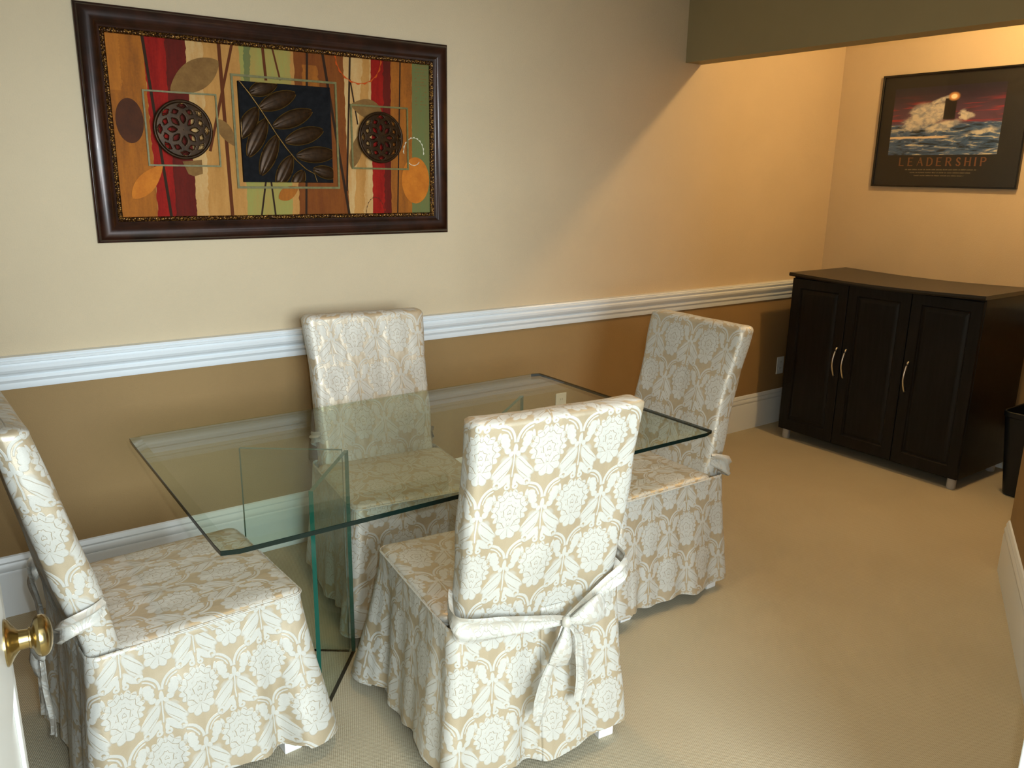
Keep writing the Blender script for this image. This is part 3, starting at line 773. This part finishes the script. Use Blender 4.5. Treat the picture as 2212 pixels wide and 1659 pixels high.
def panel(name, p, q, th, z0, z1, parent):
    p = Vector(p); q = Vector(q); d = (q-p).normalized(); n = Vector((-d.y, d.x))*th/2
    b = [p+n, q+n, q-n, p-n]; v = [(c.x, c.y, z) for z in (z0, z1) for c in b]; f = MB()
    f.add(v, [(0, 1, 5, 4), (2, 3, 7, 6)], M['panelglass'])
    f.add(v, [(1, 2, 6, 5), (3, 0, 4, 7), (4, 5, 6, 7), (0, 3, 2, 1)], M['glassedge_teal'])
    return f.build(name, parent, TB, smooth=False)
panel('pedestal_panel', (1.012, 2.325), (.745, 2.520), .013, 0, TZ-.019, tab)
panel('pedestal_panel', (1.022, 2.314), (.793, 2.046), .013, 0, TZ-.019, tab)
panel('pedestal_panel', (1.613, 2.325), (1.895, 2.545), .013, 0, TZ-.019, tab)
panel('pedestal_panel', (1.603, 2.314), (1.832, 2.046), .013, 0, TZ-.019, tab)

# ------------------------------------------------------------------ slipcovered dining chairs
def nz(x, y, z=0, s=1.0): return noise.noise(Vector((x*s, y*s, z*s)))
def ribbon(f, pts, ups, widths, m, seed=0, thick=.004, curl=.15, nw=8):
    """soft cloth band: pts centreline, ups width directions"""
    rows = []; uv = []; L = 0
    pts = [Vector(p) for p in pts]
    # resample
    R_ = []; 
    for i in range(len(pts)-1):
        for k_ in range(5):
            t = k_/5; a = pts[max(i-1, 0)]; b = pts[i]; c = pts[i+1]; d = pts[min(i+2, len(pts)-1)]
            q = .5*((2*b) + (c-a)*t + (2*a-5*b+4*c-d)*t*t + (3*b-a-3*c+d)*t**3)
            R_.append((q, Vector(ups[i]).lerp(Vector(ups[i+1]), t).normalized(), widths[i]*(1-t)+widths[i+1]*t))
    R_.append((pts[-1], Vector(ups[-1]).normalized(), widths[-1]))
    for side in (1, -1):
        rows = []; uv = []; L = 0
        for i, (p, u, w) in enumerate(R_):
            t = (R_[min(i+1, len(R_)-1)][0] - R_[max(i-1, 0)][0]).normalized(); n = t.cross(u).normalized()
            if i: L += (p-R_[i-1][0]).length
            row = []; ru = []
            for j in range(nw+1):
                s = j/nw*2-1
                off = (.004*math.sin(s*5+seed+L*9) + .003*math.sin(s*9.0+seed*2+L*14))*min(1, w/.03) + thick/2*side*(1-abs(s)**4)
                row.append(tuple(p + u*(s*w/2) + n*off)); ru.append((L, s*w/2+.04))
            rows.append(row); uv.append(ru)
        f.grid(rows, m, False, uv, flip=(side < 0))

def chair(loc, rot, label, seed, flare=1.0, corner=(1, 1), rk=0.0):
    rk = -rk
    rnd = random.Random(seed)
    D = M['damask']
    r0 = thing('dining_chair', (loc[0], loc[1], 0), label, 'chair', rot, 'damask covered chairs round the glass table')
    # --- backrest
    N = 96; rows = []; uv = []; K = 46
    for k_ in range(K+1):
        t = k_/K; z = .44 + .595*t
        yc = -.218 - .020*max(0, .49-z) - (.123-rk)*max(0, (z-.49)/.55)**1.1
        hw = .240 - .008*math.sin(math.pi*min(1, max(0, (z-.46)/.5)))**2 + .006*t
        th = .042 + .003*math.sin(t*5)
        ps, P = rrect(hw, yc-th, yc+th, .026, N, z)
        row = []; ru = []
        for j, (x, y, zz, nx, ny) in enumerate(ps):
            wr = .004*nz(x*5+seed, z*7, y*5) + .0065*math.sin(x*24+seed*1.3+3*nz(z*3, seed, 0))*(1-t)**.8*abs(ny)*(1 if y < yc else .10)
            if abs(nx) > .5: wr += .004*math.sin(z*16+seed)
            row.append((x+nx*wr, y+ny*wr, zz)); ru.append((j/N*1.08 + .02*seed, z))
        ru_ = ru
        rows.append(row); uv.append(ru)
    # rounded top
    for a, (dr, dz) in enumerate(((.004, .008), (.012, .014), (.022, .017), (.032, .019), (.0415, .0195))):
        z = 1.035+dz; ps, P = rrect(.246-dr, -.341-.044+dr+rk, -.341+.044-dr+rk, max(.026-dr, .0015), N, z)
        row = []; ru = []
        for j, (x, y, zz, nx, ny) in enumerate(ps):
            wv = .003*nz(x*6+seed, 3, 0) + .004*(abs(x)/.244)**6
            row.append((x, y, zz+wv)); ru.append((uv[K][j][0], 1.035 + dr + dz*.5))
        rows.append(row); uv.append(ru)
    f = MB(); f.grid(rows, D, True, uv, wrap=1.08); f.add(rows[-1], [tuple(range(N))], D, uv[-1]); f.build('backrest', r0, angle=70)
    # --- seat
    rows = []; uv = []
    for d, z in ((.0, .462), (.0, .474), (.003, .483), (.009, .489), (.02, .492), (.06, .494), (.12, .496), (.19, .497), (.2595, .497)):
        ps, P = rrect(.262-d, -.190+d*.9, .286-d*.9, max(.03-d*.5, .002), N, z)
        rows.append([(p[0], p[1], p[2]+.003*nz(p[0]*7, p[1]*7+seed)) for p in ps]); uv.append([(p[0]+.05*seed, p[1]-(.49-z)) for p in ps])
    f = MB(); f.grid(rows, D, True, uv); f.add(rows[-1], [tuple(range(N))], D, uv[-1])
    pp = [q for q in rrect(.2630, -.19, .2870, .031, 240, .4800)[0]]; k0 = next(i for i, q in enumerate(pp) if q[0] > .2 and q[1] > -.15); k1 = next(i for i in range(len(pp)-1, 0, -1) if pp[i][0] < -.2 and pp[i][1] > -.15)
    f.tube([q[:3] for q in pp[k0:k1+1]], .0024, M['sash'], 6)
    f.build('seat', r0, angle=70)
    # --- skirt
    NS = 360; KS = 40; rows = []; uv = []
    ph = [rnd.uniform(0, 6.28) for _ in range(8)]
    for k_ in range(KS+1):
        t = k_/KS; e = t**1.15
        ps, P = rrect(.262+.030*e*flare, -.257-.030*e, .286+.036*e*flare, .030+.020*t, NS, 0)
        row = []; ru = []
        for j, (x, y, _, nx, ny) in enumerate(ps):
            s = j/NS; a = s*2*math.pi
            fold = .45*math.sin(9*a+ph[0]+.8*math.sin(2*a+ph[4])) + .35*math.sin(15*a+ph[1]+.5*t) + .25*math.sin(5*a+ph[2]) + .22*math.sin(23*a+ph[3])
            amp = .021*t**1.1*(.55+.9*abs(nz(a*1.7+seed, 2.2)))
            # soft bell at the front corners with a pleat beside it
            c = 0
            for sg, w in ((1, corner[1]), (-1, corner[0])):
                dxy = math.hypot(x-sg*.27, y-.30); c += w*(.050*math.exp(-(dxy/.060)**2) - .022*math.exp(-((dxy-.115)/.030)**2))
            dr = math.hypot(abs(x)-.27, y+.27); c += .012*math.exp(-(dr/.05)**2)
            off = fold*amp + c*t**1.3 + .003*nz(x*9, y*9, t*5+seed)
            hem = .050 + .012*math.sin(3*a+ph[5]) + .010*math.sin(7*a+ph[6]) - .010*(c > .02)
            z = .486 + (hem-.486)*t - .001
            row.append((x+nx*off, y+ny*off, z)); ru.append((s*2.16+.03*seed, z))
        rows.append(row); uv.append(ru)
    # turned hem
    rows.append([(p[0]*.985, p[1]*.985, p[2]+.006) for p in rows[-1]]); uv.append(uv[-1])
    # close seam back to first column in UV by keeping the ring closed
    f = MB(); rows = [r + [r[0]] for r in rows]; uv = [u + [(u[0][0]+2.16, u[0][1])] for u in uv]
    f.grid(rows, D, False, uv); sk = f.build('skirt', r0, angle=80)
    sd = sk.modifiers.new('cloth', 'SOLIDIFY'); sd.thickness = .002; sd.offset = -1
    # --- legs
    for sx, sy in ((-1, -1), (1, -1), (1, 1), (-1, 1)):
        f = MB(); cx, cy = sx*.236, sy*.230
        rows = [[(cx+a*h, cy+b*h, z) for a, b in ((-1, -1), (1, -1), (1, 1), (-1, 1))] for h, z in ((.0001, 0), (.0235, 0), (.025, .003), (.025, .13), (.0001, .13))]
        f.grid(rows, M['legw'], True); f.build('leg', r0, smooth=False)
    # --- sash round the back, tied in a bow at the rear
    f = MB(); up = (0, 0, 1); kx = .045
    SM = M['sash']
    ribbon(f, [(-.236, -.196, .545), (-.250, -.228, .535), (-.262, -.272, .515), (-.238, -.292, .500), (-.14, -.294, .484), (-.04, -.297, .470), (kx, -.305, .462)],
           [up]*7, [.050, .062, .078, .078, .064, .042, .022], SM, seed)
    ribbon(f, [(kx, -.305, .462), (.12, -.297, .492), (.19, -.295, .530), (.228, -.298, .556), (.252, -.280, .574), (.251, -.232, .588), (.236, -.200, .598)],
           [up, (-.4, 0, 1), (-.5, 0, 1), (-.4, 0, 1), up, up, up], [.018, .034, .046, .050, .050, .045, .040], SM, seed+2)
    sash = f.build('sash', r0, angle=80)
    f = MB()
    def loop(cx, cz, tx, tz, w, puff, y0=-.312):
        a = Vector((cx, cz)); d = Vector((tx-cx, tz-cz)); n = Vector((-d.y, d.x)).normalized(); rows = []; uv = []; n1, n2 = 20, 20
        for i in range(n1+1):
            t = i/n1; hw = w/2*(.16 + .84*math.sin(math.pi*min(1, t*.62))**1.1)*(1 if t < .9 else math.sqrt(max(.0, 1-((t-.9)/.1)**2))*.9+.1)
            pf = puff*(.2 + .8*math.sin(math.pi*t)**.7)
            row = []; ru = []
            for j in range(n2):
                b = 2*math.pi*j/n2; q = a + d*t + n*hw*math.cos(b)
                wr = .0025*math.sin(j*2.6+i*.3+seed)*t
                row.append((q.x, y0-.006*t - (pf+wr)*(.5+.5*math.sin(b)) , q.y)); ru.append((t*.12, math.cos(b)*.03))
            rows.append(row); uv.append(ru)
        f.grid(rows, SM, True, uv)
    loop(kx, .464, kx+.112, .497, .078, .030, -.316); loop(kx-.002, .458, kx-.034, .345, .062, .026, -.316)
    rows = []
    for i in range(13):
        p_ = math.pi*i/12; rows.append([(kx+.015*math.sin(p_)*math.cos(b), -.316+.013*math.sin(p_)*math.sin(b), .461+.018*math.cos(p_)) for b in [2*math.pi*k_/20 for k_ in range(20)]])
    f.grid(rows, SM, True)
    ribbon(f, [(kx-.006, -.312, .455), (kx-.030, -.322, .40), (kx-.060, -.322, .33), (kx-.075, -.322, .26), (kx-.080, -.324, .20)], [(1, 0, .2)]*5, [.020, .032, .044, .050, .040], SM, seed+3)
    ribbon(f, [(kx+.006, -.312, .455), (kx+.030, -.324, .42), (kx+.040, -.326, .36), (kx+.052, -.322, .28), (kx+.044, -.324, .215)], [(1, .1, 0)]*5, [.016, .024, .034, .044, .046], SM, seed+4)
    f.build('bow', sash, angle=80)
    return r0
chair((.425, 2.200), -math.pi/2 + math.radians(3), 'damask slipcovered chair at the table end beside the open door with the brass knob', 1, 1.1, (1, 1.15), -.0)
chair((1.240, 1.775), math.radians(-7), 'damask slipcovered chair on the near side, its back and tied bow facing the camera', 2, 1.0, (1.5, 1), -.03)
chair((1.370, 2.640), math.pi + math.radians(-7), 'damask slipcovered chair against the long wall, behind the glass table top', 3)
chair((2.170, 2.185), math.pi/2 + math.radians(-1), 'damask slipcovered chair at the table end towards the black cabinet', 4, 1.0, (1, 1))
